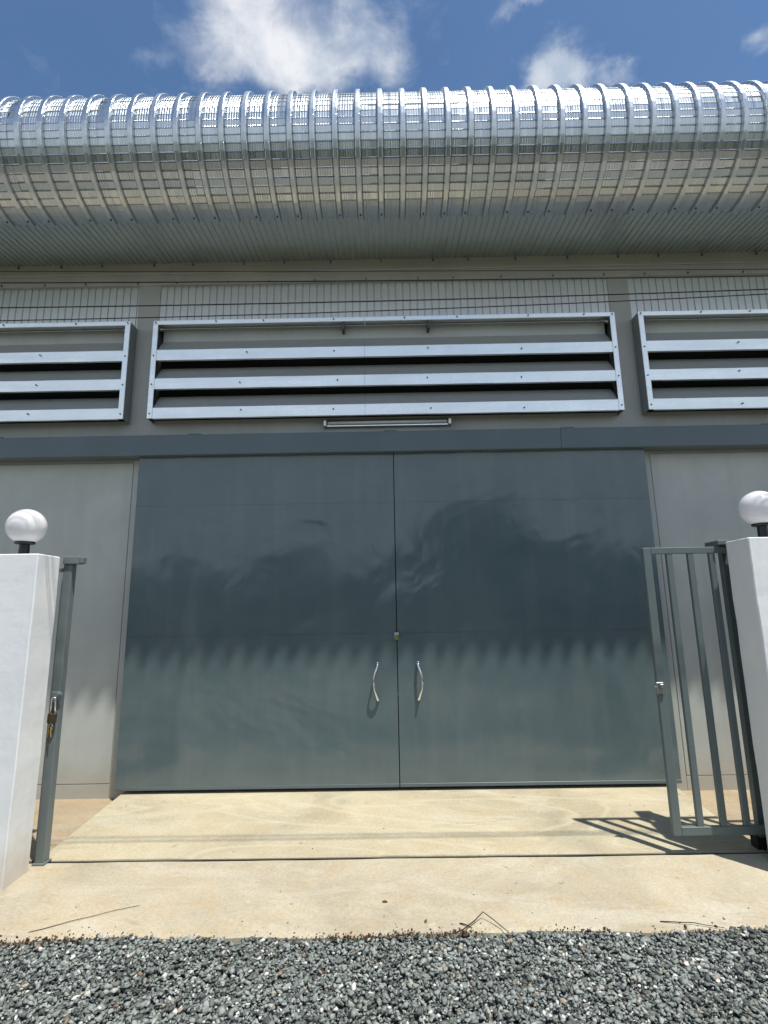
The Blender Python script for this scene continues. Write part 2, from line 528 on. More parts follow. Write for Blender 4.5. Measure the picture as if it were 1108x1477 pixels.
part('rail', g, plain('rusty_rail', (.03, .022, .018), .8, .2), trk)

# ---------------------------------------------------------------- warehouse
wh = thing('warehouse', (0, 0, -.09), 'grey metal warehouse front with rounded zinc eave and double slate doors', 'warehouse')
YW = .10                                                  # wall face
XE = 6.6                                                  # end of the building each side
# --- lower wall: flat grey sheets with a border, one each side of the doors
for sx in (-1, 1):
    x_in, x_out = sx * 2.40, sx * XE
    a, b = sorted((x_in, x_out))
    g = MB(); g.box(a, b, YW + .012, YW + .1, -.11, 3.3)
    part('wall', g, M['wall'], wh)
    # border strips and inset sheets
    edge = sx * 2.40; j = sx * 2.585
    xs = [j, sx * 4.55, sx * 6.56]
    g = MB(); a, b = sorted((edge, j - sx * .002)); g.box(a, b, YW, YW + .012, -.11, 3.3, .002)
    part('border_strip', g, M['wall'], wh)
    g = MB(); a, b = sorted((j, sx * XE)); g.box(a, b, YW, YW + .0121, -.11, .028, .002)
    part('border_strip', g, M['wall'], wh)
    for k in range(2):
        a, b = sorted((xs[k] + sx * .002, xs[k + 1] - sx * .002))
        g = MB(); g.box(a, b, YW - .001, YW + .0119, .033, 3.02, .003)
        part('wall_sheet', g, M['wall'], wh)
# --- wall round the vents
BAYS = [(-6.56, -2.63), (-2.455, 2.35), (2.56, 6.56)]     # vent bays between the columns
VZ0, VZ1 = 3.43, 4.49
g = MB(); g.box(-XE, XE, YW - .002, YW + .1, 3.3, VZ0 + .03)
part('wall', g, M['column'], wh)
cols = [(-2.665, -2.435), (2.345, 2.565)]
cx_ = [(-XE, -6.5)] + cols + [(6.5, XE)]
for a, b in cx_:
    g = MB(); g.box(a, b, YW - .004, YW + .12, 3.24, 5.02, .003)
    part('column', g, M['column'], wh)
# --- ribbed panels over the vents
def corrugated(x0, x1, pitch, h, flat):
    """profile points (x, depth) of a trapezoid sheet"""
    pts = []; x = x0
    while x < x1 - 1e-4:
        q = [(0, 0), (flat * pitch, 0), ((flat + .06) * pitch, h), (.94 * pitch, h)]
        for dx, d in q:
            if x + dx <= x1: pts.append((x + dx, d))
        x += pitch
    pts.append((x1, 0)); return pts
for (a, b) in [(-6.5, -2.665), (-2.435, 2.345), (2.565, 6.5)]:
    p = corrugated(a, b, .0765, .010, .80)
    g = MB(); vs = []
    for x, d in p: vs += [(x, YW + .006 + d, 4.46), (x, YW + .006 + d, 5.02)]
    g.add(vs, [(2 * i, 2 * i + 2, 2 * i + 3, 2 * i + 1) for i in range(len(p) - 1)])
    part('ribbed_panel', g, M['upper'], wh)
# --- eave beam
g = MB(); g.box(-XE, XE, .055, .22, 5.105, 5.238, .003); part('eave_beam', g, M['beam'], wh)
g = MB(); g.box(-XE, XE, .066, .20, 4.985, 5.103, .003); part('eave_beam', g, M['beam'], wh)
g = MB()
for i in range(26):
    x = -6.1 + i * .49 + random.uniform(-.08, .08)
    g.box(x - .005, x + .005, .052, .064, 4.988, 5.008)
    g.box(x + .16, x + .170, .04, .054, 5.190, 5.212)
o = part('beam_bolts', g, M['screw'], wh); o['kind'] = 'stuff'
# --- header (cover of the sliding door track)
for a, b in [(-XE, -4.2), (-4.1995, 1.66), (1.6608, XE)]:
    g = MB(); g.box(a, b, -.062, YW, 3.048, 3.252, .004); part('door_header', g, M['header'], wh)
for x in (-1.93, -.0, 1.735, -3.9, 3.7):
    g = MB(); g.box(x - .065, x + .065, -.055, YW, 3.2525, 3.264, .002); part('header_bracket', g, M['header'], wh)
# --- soffit sheets under the eave
SO_Y0, SO_Z0, SO_Y1, SO_Z1 = -.66, 5.176, .054, 5.226
SP = .061
sheet_w = SP * 15
sp = corrugated(0, sheet_w, SP, .011, .52)
def soff():
    g = MB(); vs = []
    for x, d in sp: vs += [(x, SO_Y0, SO_Z0 + d), (x, SO_Y1, SO_Z1 + d)]
    g.add(vs, [(2 * i, 2 * i + 1, 2 * i + 3, 2 * i + 2) for i in range(len(sp) - 1)])
    return g
sof_me = soff().mesh('soffit_sheet'); sof_me.materials.append(M['soffit_zinc'])
nx = int(2 * XE / sheet_w) + 1
for i in range(nx):
    link('soffit_sheet', sof_me, None, wh, (-XE + i * (sheet_w + .0015), 0, 0))
# --- rounded eave sheets: crimped, four ribs each
PC_Y, PC_Z, RP, RC = -.622, 5.725, .554, .581
PITCH = .1945
NRIB = 4
XR0 = -3.165                                              # one rib centre
def eave_sheet(seed):
    rg = np.random.default_rng(seed)
    xs = []                                                # (x, height above pan 0..1 , is_pan)
    for k in range(NRIB):
        c = (k + .5) * PITCH
        xs += [(c - .033, 0.0), (c - .030, -.18), (c - .021, .92), (c - .016, 1.02), (c + .016, 1.02), (c + .021, .92), (c + .030, -.18), (c + .033, 0.0)]
        if k < NRIB - 1 or True:
            n = 5; w = PITCH - .066
            for q in range(1, n + 1):
                xx = c + .033 + w * q / (n + 1)
                xs += [(xx - .004, 0.0), (xx, .075), (xx + .004, 0.0)]
    xs = [(0.0 - .0, 0.0)] + [p for p in xs if p[0] < NRIB * PITCH + .0005]
    # wrap the ridges of the half pan on the left
    left = [(p[0] - NRIB * PITCH, p[1]) for p in []]
    xs = sorted(xs + left)
    if xs[-1][0] < NRIB * PITCH: xs.append((NRIB * PITCH + .002, 0.0))
    ph = []                                                # (phi, step) along the arc
    s_len = RP * R(196)
    s = 0.0
    ph += [(-.012, 0), (0.03, 0), (.085, 0)]
    s = .125
    while s < s_len:
        j = rg.normal(0, .0011)
        ph += [(s, j), (s + .050, j + rg.normal(0, .0004)), (s + .0550, -.0085), (s + .0600, .002)]
        s += .0648
    vs = []; nX = len(xs)
    for (s, st) in ph:
        phi = s / RP
        for (x, hgt) in xs:
            crest = min(1.0, hgt) * (RC - RP) + max(0, hgt - 1) * .03
            r = RP + crest + st * (1.0 if hgt < .5 else (.55 if hgt < 1.0 else .0))
            vs.append((x, PC_Y - r * math.sin(phi), PC_Z - r * math.cos(phi)))
    fs = []
    for i in range(len(ph) - 1):
        for k in range(nX - 1):
            a = i * nX + k
            fs.append((a, a + 1, a + nX + 1, a + nX))
    # straight roof run behind the bend
    last = (len(ph) - 1) * nX
    tail = []
    for k, (x, hgt) in enumerate(xs):
        p = vs[last + k]
        tail.append((p[0], p[1] + 6.5, p[2] + .45))
    o = len(vs); vs += tail
    for k in range(nX - 1): fs.append((last + k, last + k + 1, o + k + 1, o + k))
    return MB().add(vs, fs)
eave_me = []
for sd in range(4):
    me = eave_sheet(sd).mesh('eave_sheet'); me.materials.append(M['roof_zinc']); eave_me.append(me)
g = MB()
for k in range(NRIB):
    c = (k + .5) * PITCH
    phi = .055 / RP
    if k % 2 == 0 or k == 3:
        g.box(c - .007, c + .007, PC_Y - RC * math.sin(phi) - .007, PC_Y - RC * math.sin(phi) + .007, PC_Z - RC * math.cos(phi) - .010, PC_Z - RC * math.cos(phi) + .004, .002)
scr_me = g.mesh('sheet_screws'); scr_me.materials.append(M['screw'])
x_start = XR0 - PITCH / 2 - PITCH * 4 * 5
n_sheet = 0
x = x_start
while x < XE:
    if x + 4 * PITCH > -XE:
        o = link('eave_sheet', eave_me[n_sheet % 4], None, wh, (x, 0, 0)); n_sheet += 1
        q = link('sheet_screws', scr_me, None, o, (x, 0, 0)); q['kind'] = 'stuff'
    x += 4 * PITCH
# --- rest of the hall: side, rear wall and added dark sheets, shade in their colour, keeping daylight out behind the vents
g = MB()
g.box(-XE - .08, -XE, .06, 6.0, -.11, 5.2); part('side_wall', g, M['wall'], wh)
g = MB(); g.box(XE, XE + .08, .06, 6.0, -.11, 5.2); part('side_wall', g, M['wall'], wh)
g = MB(); g.box(-XE, XE, 5.9, 6.0, -.11, 6.75); part('rear_wall', g, M['wall'], wh)
g = MB(); g.box(-XE + .02, XE - .02, .60, .64, 3.2, 5.1); part('shade_sheet', g, M['interior'], wh)
g = MB(); g.box(-XE + .02, XE - .02, .225, .64, 4.95, 5.0); part('shade_sheet', g, M['interior'], wh)
g = MB(); g.box(-XE + .02, XE - .02, .21, .64, 3.3, 3.34); part('shade_sheet', g, M['interior'], wh)
for sx in (-1, 1):                                        # closed ends of the eave roll
    g = MB(); vs = [(sx * XE, PC_Y, PC_Z)]
    for k in range(33):
        phi = R(k * 180 / 32); vs.append((sx * XE, PC_Y - RP * .99 * math.sin(phi), PC_Z - RP * .99 * math.cos(phi)))
    vs += [(sx * XE, 5.9, 6.7), (sx * XE, 5.9, 5.2), (sx * XE, .06, 5.2)]
    g.add(vs, [tuple([0] + list(range(1, 34)) + [34, 35, 36])])
    part('gable_cap', g, M['soffit_zinc'], wh)

# --- vents (louvres)
YF = -.05
def louvre(x0, x1, split, left_side=True, right_side=True):
    v = part('louvre', MB().box(x0 + .055, x1 - .055, YW - .02, YW + .03, VZ1 - .20, VZ1 - .02), M['wall'], wh)
    fw = .052
    def fr(*a):
        g = MB(); g.box(*a, .002); part('frame_bar', g, M['galv'], v)
    # top rail: two lengths butted, side channels, each with depth back to the wall
    for a, b in [(x0, split - .0015), (split + .0015, x1)]:
        fr(a, b, YF - .003, YF + .010, VZ1 - .045, VZ1)
        fr(a, b, YF + .0101, YW - .003, VZ1 - .008, VZ1 - .001)
    for (a, b) in ((x0, x0 + fw), (x1 - fw, x1)):
        fr(a, b, YF - .006, YF + .006, VZ0, VZ1 - .046)
    for a in (x0, x1 - .006):
        g = MB(); g.box(a, a + .006, YF + .0061, YW - .004, VZ0, VZ1 - .009); part('frame_bar', g, M['vent_side'], v)
    for sx, xx in ((-1, x0), (1, x1)):
        a, b = sorted((xx, xx + sx * .018)); g = MB(); g.box(a, b, YW - .010, YW - .0045, VZ0 - .004, VZ1 - .01, .001); part('frame_bar', g, M['galv_blade'], v)
    for zl in (VZ0, VZ0 + .311, VZ0 + .622):
        lip = .112
        for a, b in [(x0 + fw + .001, split - .001), (split + .001, x1 - fw - .001)]:
            g = MB()
            # lip with a returned lower edge, then the sloping face going up and in
            pr = [(YF + .03, zl - .0), (YF, zl), (YF, zl + lip), (YF + .006, zl + lip + .004), (YF + .14, zl + lip + .172), (YF + .145, zl + lip + .172),
                  (YF + .012, zl + lip), (YF + .004, zl + lip - .004), (YF + .004, zl + .004), (YF + .03, zl + .004)]
            n = 9; vs = []; fs = []
            for i in range(n + 1):
                x = a + (b - a) * i / n
                wob = .0025 * math.sin(i * 1.9 + zl * 7 + a) if 0 < i < n else 0
                vs += [(x, y + wob, z + wob * .8) for (y, z) in pr]
            L = len(pr)
            for i in range(n):
                for k in range(L):
                    k2 = (k + 1) % L
                    fs.append((i * L + k, i * L + k2, (i + 1) * L + k2, (i + 1) * L + k))
            g.add(vs, fs)
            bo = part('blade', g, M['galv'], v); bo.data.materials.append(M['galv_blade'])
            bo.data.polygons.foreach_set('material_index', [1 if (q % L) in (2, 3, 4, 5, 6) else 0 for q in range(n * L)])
    g = MB()
    def sc(x, z): g.lathe([(.0, .008), (.007, .008), (.008, 0)], 6, (x, YF - .006, z), 'y')
    for zl in (VZ0 + .05, VZ0 + .36, VZ0 + .67, VZ1 - .022):
        for xx in (x0 + fw / 2, x1 - fw / 2): sc(xx, zl)
    for zl in (VZ0 + .06, VZ0 + .375, VZ0 + .685):
        xx = x0 + .95
        while xx < x1 - .4: sc(xx + random.uniform(-.04, .04), zl + random.uniform(-.02, .02)); xx += .93
    xx = x0 + .55
    while xx < x1 - .2: sc(xx + random.uniform(-.1, .1), VZ1 - .02); xx += .66
    o = part('screws', g, M['screw'], v); o['kind'] = 'stuff'
    # small hangers in the top opening
    g = MB()
    for xx in ((split - .22, split + .66) if x0 > -3 and x1 < 3 else ()):
        g = MB(); g.box(xx - .012, xx + .012, YF + .02, YW - .025, VZ1 - .12, VZ1 - .046)
        part('hanger', g, M['screw'], v)
louvre(-2.418, 2.313, -.25)
louvre(-6.4, -2.655, -4.6)
louvre(2.552, 6.4, 4.5)

# --- doors: two leaves, each of three sheets, with chrome bow handles
SEAMS = [0.0, 1.318, 2.550, 3.14]
for sx, x0, x1 in ((-1, -2.484, .0185), (1, .0265, 2.484)):
    g = MB(); g.box(x0 + .004, x1 - .004, .008, .055, .006, 3.13, .002)
    door = part('door', g, M['header'], wh, label='left sliding leaf of the slate double door' if sx < 0 else 'right sliding leaf of the slate double door')
    for k in range(3):
        g = MB(); nxp, nzp = 22, 14
        z0, z1 = SEAMS[k] + (.0 if k == 0 else .0008), SEAMS[k + 1] - .0008
        vs = []
        for jz in range(nzp + 1):
            for i in range(nxp + 1):
                u, w = i / nxp, jz / nzp
                x = x0 + (x1 - x0) * u; z = z0 + (z1 - z0) * w
                e = min(1, 6 * min(u, 1 - u)) * min(1, 5 * min(w, 1 - w))
                d = .0022 * math.sin(x * 3.3 + k * 2 + sx) * math.sin(z * 4.1 + k) + .0016 * math.sin(x * 7.1 + z * 3 + sx)
                # shallow dent in the middle sheet of the right leaf
                d += .006 * math.exp(-((x - 1.24) / .13) ** 2 - ((z - 1.98) / .30) ** 2) if sx > 0 else 0
                vs.append((x, d * e, z))
        fs = [(jz * (nxp + 1) + i, jz * (nxp + 1) + i + 1, (jz + 1) * (nxp + 1) + i + 1, (jz + 1) * (nxp + 1) + i) for jz in range(nzp) for i in range(nxp)]
        # returned edge of the sheet
        ring = [i for i in range(nxp + 1)] + [jz * (nxp + 1) + nxp for jz in range(1, nzp + 1)] + [nzp * (nxp + 1) + i for i in range(nxp - 1, -1, -1)] + [jz * (nxp + 1) for jz in range(nzp - 1, 0, -1)]
        o_ = len(vs)
        n = len(ring)
        for q in ring: vs.append(vs[q])                    # own vertices, so that the face keeps its flat edge
        for q in ring: vs.append((vs[q][0], .0075, vs[q][2]))
        for i in range(n):
            j = (i + 1) % n
            fs.append((o_ + j, o_ + i, o_ + n + i, o_ + n + j))
        g.add(vs, fs)
        part('door_sheet', g, M['door'], door, smooth=True)
    # folded bottom edge
    g = MB(); g.box(x0, x1, -.004, .0, .004, .030, .0015); part('bottom_rail', g, M['header'], door)
    # bow handle leaning outward
    hx = -.158 if sx < 0 else .207
    pts = []; rs = []
    for k in range(25):
        t = k / 24
        bow = math.sin(math.pi * t)
        pts.append((hx + sx * .036 * bow ** 1.3, -.012 - .050 * bow ** .6, 1.048 - .325 * t))
        rs.append(.0085 + .0045 * abs(2 * t - 1) ** 3)
    g = MB(); g.tube(pts, rs, 10)
    for zz in (1.046, .727):
        g.lathe([(.016, -.004), (.016, .010), (.010, .016), (0.0, .016)], 12, (hx, .001, zz), 'y')
    part('handle', g, M['chrome'], door, smooth=True)
g = MB(); g.box(-.002, .040, -.012, -.003, 1.27, 1.325, .002)
part('hasp', g, M['steel'], wh)
# --- padlock hanging at the meeting edge of the doors
pk = thing('padlock', (.023, -.022, 1.27), 'small greenish padlock hanging where the two slate doors meet', 'padlock')
g = MB(); g.box(.003, .043, -.030, -.012, 1.255, 1.295, .003); part('body', g, plain('green_brass', (.16, .22, .10), .4, .5), pk)
g = MB(); g.tube([(.010 + .026 * (1 - math.cos(math.pi * k / 8)) / 2, -.021, 1.294 + .026 * math.sin(math.pi * k / 8)) for k in range(9)], .0032, 6)
part('shackle', g, M['chrome'], pk, smooth=True)

# ---------------------------------------------------------------- batten light under the middle vent
bl = thing('batten_light', (-.03, .08, 3.40), 'unlit grey tube light fixed on the wall between middle louvre and door header', 'tube light')
ZB = 3.378
g = MB(); g.box(-.660, .600, .062, .0995, ZB - .030, ZB + .030, .006); part('housing', g, M['galv_blade'], bl)
g = MB(); g.tube([(-.625, .045, ZB + .004), (.565, .045, ZB + .004)], .0175, 12); part('tube', g, M['tube'], bl, smooth=True)
for a in (-.675, .578):
    g = MB(); g.box(a, a + .036, .022, .098, ZB - .034, ZB + .034, .006); part('end_cap', g, M['steel'], bl)
g = MB(); g.box(-.638, .577, .052, .058, ZB - .027, ZB - .016); part('reflector_lip', g, M['galv'], bl)

# ---------------------------------------------------------------- gate pillars and globe lamps
def pillar(x0, x1, zt, label):
    g = MB(); y0, y1 = -1.44, -1.20; n = 12
    vs = []; fs = []
    rg = random.Random(int(zt * 1000))
    for k in range(n + 1):
        z = -.35 + (zt - .006 + .35) * k / n
        w = lambda: rg.uniform(-.0025, .0025)
        b = .006
        ring = [(x0 + b, y0), (x1 - b, y0), (x1, y0 + b), (x1, y1 - b), (x1 - b, y1), (x0 + b, y1), (x0, y1 - b), (x0, y0 + b)]
        dx, dy = w(), w()
        vs += [(x + dx, y + dy, z) for x, y in ring]
    vs += [(x * .97 + .03 * (x0 + x1) / 2, y * .97 + .03 * (y0 + y1) / 2, zt) for x, y in ring]
    for k in range(n + 1):
        for i in range(8):
            j = (i + 1) % 8
            fs.append((k * 8 + i, k * 8 + j, (k + 1) * 8 + j, (k + 1) * 8 + i))
    fs.append(tuple((n + 1) * 8 + i for i in range(8)))
    g.add(vs, fs)
    return tag(part('gate_pillar', g, M['plaster'], None), label, 'pillar', 'gate pillars')
pillar(-2.80, -2.405, 1.94, 'white plastered pillar in full sun beside the padlocked catch post')
pillar(2.365, 2.76, 1.97, 'white plastered pillar with shaded side in front of the barred gate')
def globe_lamp(x, y, z, cz, label):
    t = thing('globe_lamp', (x, y, z), label, 'lamp', 'globe lamps on the gate pillars')
    r = .125
    prof = [(r * math.sin(R(a)), -r * math.cos(R(a))) for a in [24 + 156 * k / 30 for k in range(31)]]
    g = MB(); g.lathe(prof, 48, (x, y, cz)); part('globe', g, M['opal'], t, smooth=True)
    # moulding seam: a fine raised ring leaning over the globe
    pts = []
    for k in range(49):
        a = 2 * math.pi * k / 48
        v_ = Vector((math.cos(a), 0, math.sin(a))) * (r + .0002)
        v_.rotate(Matrix.Rotation(R(38), 3, 'Z'))
        if v_.z > -r * .88: pts.append((x + v_.x, y + v_.y, cz + v_.z))
    g = MB(); g.lathe([(.036, z + .0005), (.058, z + .0005), (.058, z + .010), (.034, z + .014), (.032, cz - .128), (.060, cz - .124), (.063, cz - .118), (.063, cz - .102), (.052, cz - .098), (.02, cz - .098)], 32, (x, y, 0))
    part('base', g, M['black_plastic'], t)
globe_lamp(-2.605, -1.30, 1.94, 2.148, 'white globe lamp on black base atop the sunlit pillar beside catch post')
globe_lamp(2.575, -1.30, 1.97, 2.190, 'white globe lamp on black base atop pillar by the barred gate')

# ---------------------------------------------------------------- sliding gate
gt = thing('sliding_gate', (2.4, -1.1, -.1), 'slate grey barred steel sliding gate rolled back behind the pillar', 'gate')
GX0, GX1, GY0, GY1, GZ0, GZ1 = 1.815, 5.6, -1.118, -1.087, .026, 1.945
def gbar(name, x0, x1, z0, z1, y0=GY0, y1=GY1, b=.003):
    g = MB(); g.box(x0, x1, y0, y1, z0, z1, b); return part(name, g, M['gate'], gt)
gbar('stile', GX0, GX0 + .058, GZ0, GZ1)
gbar('top_rail', GX0 + .0582, GX1, GZ1 - .046, GZ1)
gbar('bottom_rail', GX0 + .0582, GX1, GZ0, GZ0 + .054)
k = 0
xb = GX0 + .168
while xb < GX1 - .1:
    gbar('bar', xb, xb + .043, GZ0 + .0541, GZ1 - .0461, GY0 + .002, GY1 - .002)
    xb += .155; k += 1
g = MB(); g.box(GX0 - .016, GX0 + .036, GY0 - .016, GY0 - .0005, .925, 1.005, .004); g.box(GX0 + .004, GX0 + .030, GY0 - .030, GY0 - .016, .965, .995, .004)
g.tube([(GX0 - .012, GY0 - .012, .975), (GX0 - .034, GY0 - .012, .975)], .007, 8)
part('lock', g, plain('lock_steel', (.30, .32, .33), .3, .8), gt)
for x in (2.52, 5.2):
    g = MB(); g.lathe([(.010, -.014), (.052, -.014), (.056, -.006), (.048, 0), (.056, .006), (.052, .014), (.010, .014)], 20, (x, -1.092, -.066), 'y')
    w = part('wheel', g, M['dark'], gt)
    g = MB(); g.box(x - .05, x + .05, -1.114, -1.110, -.05, .026, .001); g.box(x - .05, x + .05, -1.076, -1.072, -.05, .026, .001)
    part('wheel_bracket', g, M['gate'], gt)
# guide post behind the pillar with its roller bracket
gp = thing('guide_post', (2.445, -1.02, -.09), 'dark steel guide post with flat top bracket tucked behind the shaded pillar', 'gate post')
g = MB(); g.box(2.425, 2.470, -1.055, -1.005, -.11, 1.955, .003); part('post', g, M['gate'], gp)
g = MB(); g.box(2.345, 2.475, -1.150, -.990, 1.956, 1.990, .004); part('top_bracket', g, M['gate'], gp)
g = MB(); g.box(2.395, 2.49, -1.060, -.990, -.0905, -.015, .003); part('foot', g, M['dark'], gp)

# catch post at the left pillar
cp = thing('catch_post', (-2.39, -1.1, -.09), 'grey steel catch post with top roller arm beside the sunlit white pillar', 'gate post')
g = MB(); g.box(-2.418, -2.356, -1.135, -1.075, -.10, 1.893, .003); part('post', g, M['post'], cp)
g = MB(); g.box(-2.418, -2.300, -1.150, -1.080, 1.8935, 1.948, .004); part('arm', g, M['post'], cp)
g = MB(); g.box(-2.2995, -2.278, -1.143, -1.087, 1.899, 1.942, .003); part('arm_cap', g, M['post'], cp)
g = MB(); g.box(-2.460, -2.4185, -1.125, -1.095, 1.838, 1.866, .002); part('wall_tie', g, M['post'], cp)
g = MB(); g.box(-2.463, -2.424, -1.072, -1.060, -.10, 1.850, .002); part('stop_flat', g, plain('stop_flat_paint', (.36, .38, .39), .5), cp)
g = MB(); g.box(-2.428, -2.345, -1.148, -1.066, -.0915, -.078, .002); part('foot', g, M['post'], cp)
g = MB(); g.box(-2.408, -2.345, -1.147, -1.1355, .925, 1.005, .003); g.tube([(-2.352, -1.15, .988), (-2.336, -1.15, .992)], .013, 10)
part('catch_plate', g, M['post'], cp)
pd = thing('padlock', (-2.375, -1.165, .80), 'brass padlock with keys hanging on the catch post beside sunlit pillar', 'padlock')
g = MB()
pts = [(-2.392, -1.160, .862)] + [(-2.379 - .014 * math.cos(math.pi * k / 8), -1.160, .945 + .026 * math.sin(math.pi * k / 8)) for k in range(9)] + [(-2.362, -1.160, .862)]
g.tube(pts, .0048, 8); part('shackle', g, M['chrome'], pd, smooth=True)
g = MB(); g.box(-2.408, -2.350, -1.172, -1.148, .800, .866, .006); part('body', g, plain('weathered_brass', (.07, .05, .03), .5, .5, None, .6, 60), pd)
g = MB(); g.tube([(-2.379 + .013 * math.cos(2 * math.pi * k / 10), -1.166, .786 + .013 * math.sin(2 * math.pi * k / 10)) for k in range(11)], .0015, 5, False)
part('key_ring', g, M['chrome'], pd)
for dx, rt in ((-.008, .10), (.004, -.15)):
    g = MB(); g.lathe([(.002, -.001), (.012, -.001), (.012, .001), (.002, .001)], 12, (0, 0, 0), 'y'); g.box(-.0035, .0035, -.001, .001, -.055, -.011)
    part('key', g, M['brass'], pd, loc=(-2.379 + dx, -1.170, .765), rot=(0, rt, 0))

# ---------------------------------------------------------------- overhead cables
YC = -1.77
CB = [([(-2.653, 3.831), (-.042, 3.777), (2.534, 3.736)], .0028, 'thin black cable, topmost of four strung before the eave beam'),
      ([(-2.643, 3.745), (-.044, 3.706), (2.526, 3.686)], .0042, 'thick black cable, second from the top, along the eave beam lower edge'),
      ([(-2.620, 3.559), (-.046, 3.555), (2.511, 3.587)], .0040, 'black cable sagging across the ribbed panels, third from the top'),
      ([(-2.608, 3.464), (-.047, 3.484), (2.506, 3.552)], .0034, 'lowest black cable, crossing just above the louvre tops')]
for pts, r, lab in CB:
    (xa, za), (xb_, zb), (xc, zc) = pts
    co = np.polyfit([xa, xb_, xc], [za, zb, zc], 2)
    co[0] = max(co[0], .0008)
    # keep the sag gentle outside the measured span
    P = []
    for x in np.linspace(-11, 11, 61):
        z = float(np.polyval(co, max(-3.2, min(3.2, x))))
        if abs(x) > 3.2:
            sl = float(np.polyval(np.polyder(co), 3.2 if x > 0 else -3.2)); z += sl * (x - (3.2 if x > 0 else -3.2)) * 1.0
        P.append((x, YC, z))
    g = MB(); g.tube(P, r, 6)
    tag(part('cable', g, M['cable'], None, smooth=True), lab, 'cable', 'cables strung across the front')
for sx in (-1, 1):
    g = MB(); g.tube([(sx * 11.05, YC, -.3), (sx * 11.05, YC, 7.5)], [.13, .10], 12)
    tag(part('utility_pole', g, plain('pole_concrete', (.35, .34, .32), .8), None, smooth=True), 'grey concrete utility pole carrying the cables beside the %s end of the warehouse' % ('left' if sx < 0 else 'right'), 'pole', 'utility poles')

# ---------------------------------------------------------------- gravel chips
def chip_templates(n=14):
    out = []
    import bmesh
    for k in range(n):
        rg = np.random.default_rng(100 + k)
        p = rg.normal(size=(11, 3)); p /= np.linalg.norm(p, axis=1)[:, None]
        p *= rg.uniform(.72, 1.0, (11, 1)); p *= np.array([1.0, rg.uniform(.65, .98), rg.uniform(.38, .62)])
        bm = bmesh.new()
        for q in p: bm.verts.new(q)
        r = bmesh.ops.convex_hull(bm, input=bm.verts)
        bmesh.ops.delete(bm, geom=[e for e in r['geom_interior'] if isinstance(e, bmesh.types.BMVert)], context='VERTS')
        bm.verts.index_update(); bm.faces.ensure_lookup_table()
        v = np.array([x.co[:] for x in bm.verts]); f = np.array([[x.index for x in fc.verts] for fc in bm.faces if len(fc.verts) == 3])
        bm.free(); out.append((v, f))
    return out
TEMPL = chip_templates()
def scatter(name, P, size, mat, flat=.5):
    """one joined mesh of chips: P (n,3) centres, size (n,)"""
    V = []; F = []; o = 0
    which = RNG.integers(0, len(TEMPL), len(P))
    for t, (tv, tf) in enumerate(TEMPL):
        idx = np.where(which == t)[0]; n = len(idx)
        if n == 0: continue
        yaw = RNG.uniform(0, 2 * np.pi, n); tx = RNG.normal(0, flat, n); ty = RNG.normal(0, flat, n)
        cz, sz, cx, sx, cy, sy = np.cos(yaw), np.sin(yaw), np.cos(tx), np.sin(tx), np.cos(ty), np.sin(ty)
        Rz = np.zeros((n, 3, 3)); Rz[:, 0, 0] = cz; Rz[:, 0, 1] = -sz; Rz[:, 1, 0] = sz; Rz[:, 1, 1] = cz; Rz[:, 2, 2] = 1
        Rx = np.zeros((n, 3, 3)); Rx[:, 0, 0] = 1; Rx[:, 1, 1] = cx; Rx[:, 1, 2] = -sx; Rx[:, 2, 1] = sx; Rx[:, 2, 2] = cx
        Ry = np.zeros((n, 3, 3)); Ry[:, 1, 1] = 1; Ry[:, 0, 0] = cy; Ry[:, 0, 2] = sy; Ry[:, 2, 0] = -sy; Ry[:, 2, 2] = cy
        Q = Rz @ Rx @ Ry
        v = np.einsum('nij,kj->nki', Q, tv) * size[idx][:, None, None] + P[idx][:, None, :]
        f = tf[None] + (np.arange(n) * len(tv))[:, None, None] + o
        V.append(v.reshape(-1, 3)); F.append(f.reshape(-1, 3)); o += n * len(tv)
    V = np.concatenate(V).astype(np.float32); F = np.concatenate(F).astype(np.int32)
    me = bpy.data.meshes.new(name)
    me.vertices.add(len(V)); me.vertices.foreach_set('co', V.ravel())
    me.loops.add(F.size); me.loops.foreach_set('vertex_index', F.ravel())
    me.polygons.add(len(F)); me.polygons.foreach_set('loop_start', np.arange(0, F.size, 3, dtype=np.int32))
    me.polygons.foreach_set('loop_total', np.full(len(F), 3, dtype=np.int32))
    me.update(calc_edges=True); me.validate()
    o = link(name, me, mat); o['kind'] = 'stuff'
    return o
def edge_y(x): return -1.868 + .007 * x + .012 * (np.sin(x * 3.1) + .6 * np.sin(x * 7.7 + 1) + .4 * np.sin(x * 17.3 + 2))
n = 52000
X = RNG.uniform(-2.9, 2.9, n); Y = -1.86 - RNG.uniform(0, 1.0, n) ** 1.1 * 1.25
sz = RNG.lognormal(np.log(.0122), .36, n).clip(.005, .028)
hump = .010 * np.sin(X * 2.1 + 1) * np.sin(Y * 4.3) + .006 * np.sin(X * 6 + Y * 5)
lay = np.arange(n) % 5
Z = GZ + .010 + lay * .0055 + RNG.uniform(0, .004, n) + hump * .5
sz = np.where(lay < 2, sz * 1.15, sz)
keep = Y < edge_y(X) - .004 + .025 * (RNG.uniform(0, 1, n) ** 4)
P = np.stack([X, Y, Z], 1)[keep]; sz = sz[keep]
g_ = scatter('gravel', P, sz, M['stone'], .30)
g_['label'] = 'loose grey crushed stone in front of the concrete apron'
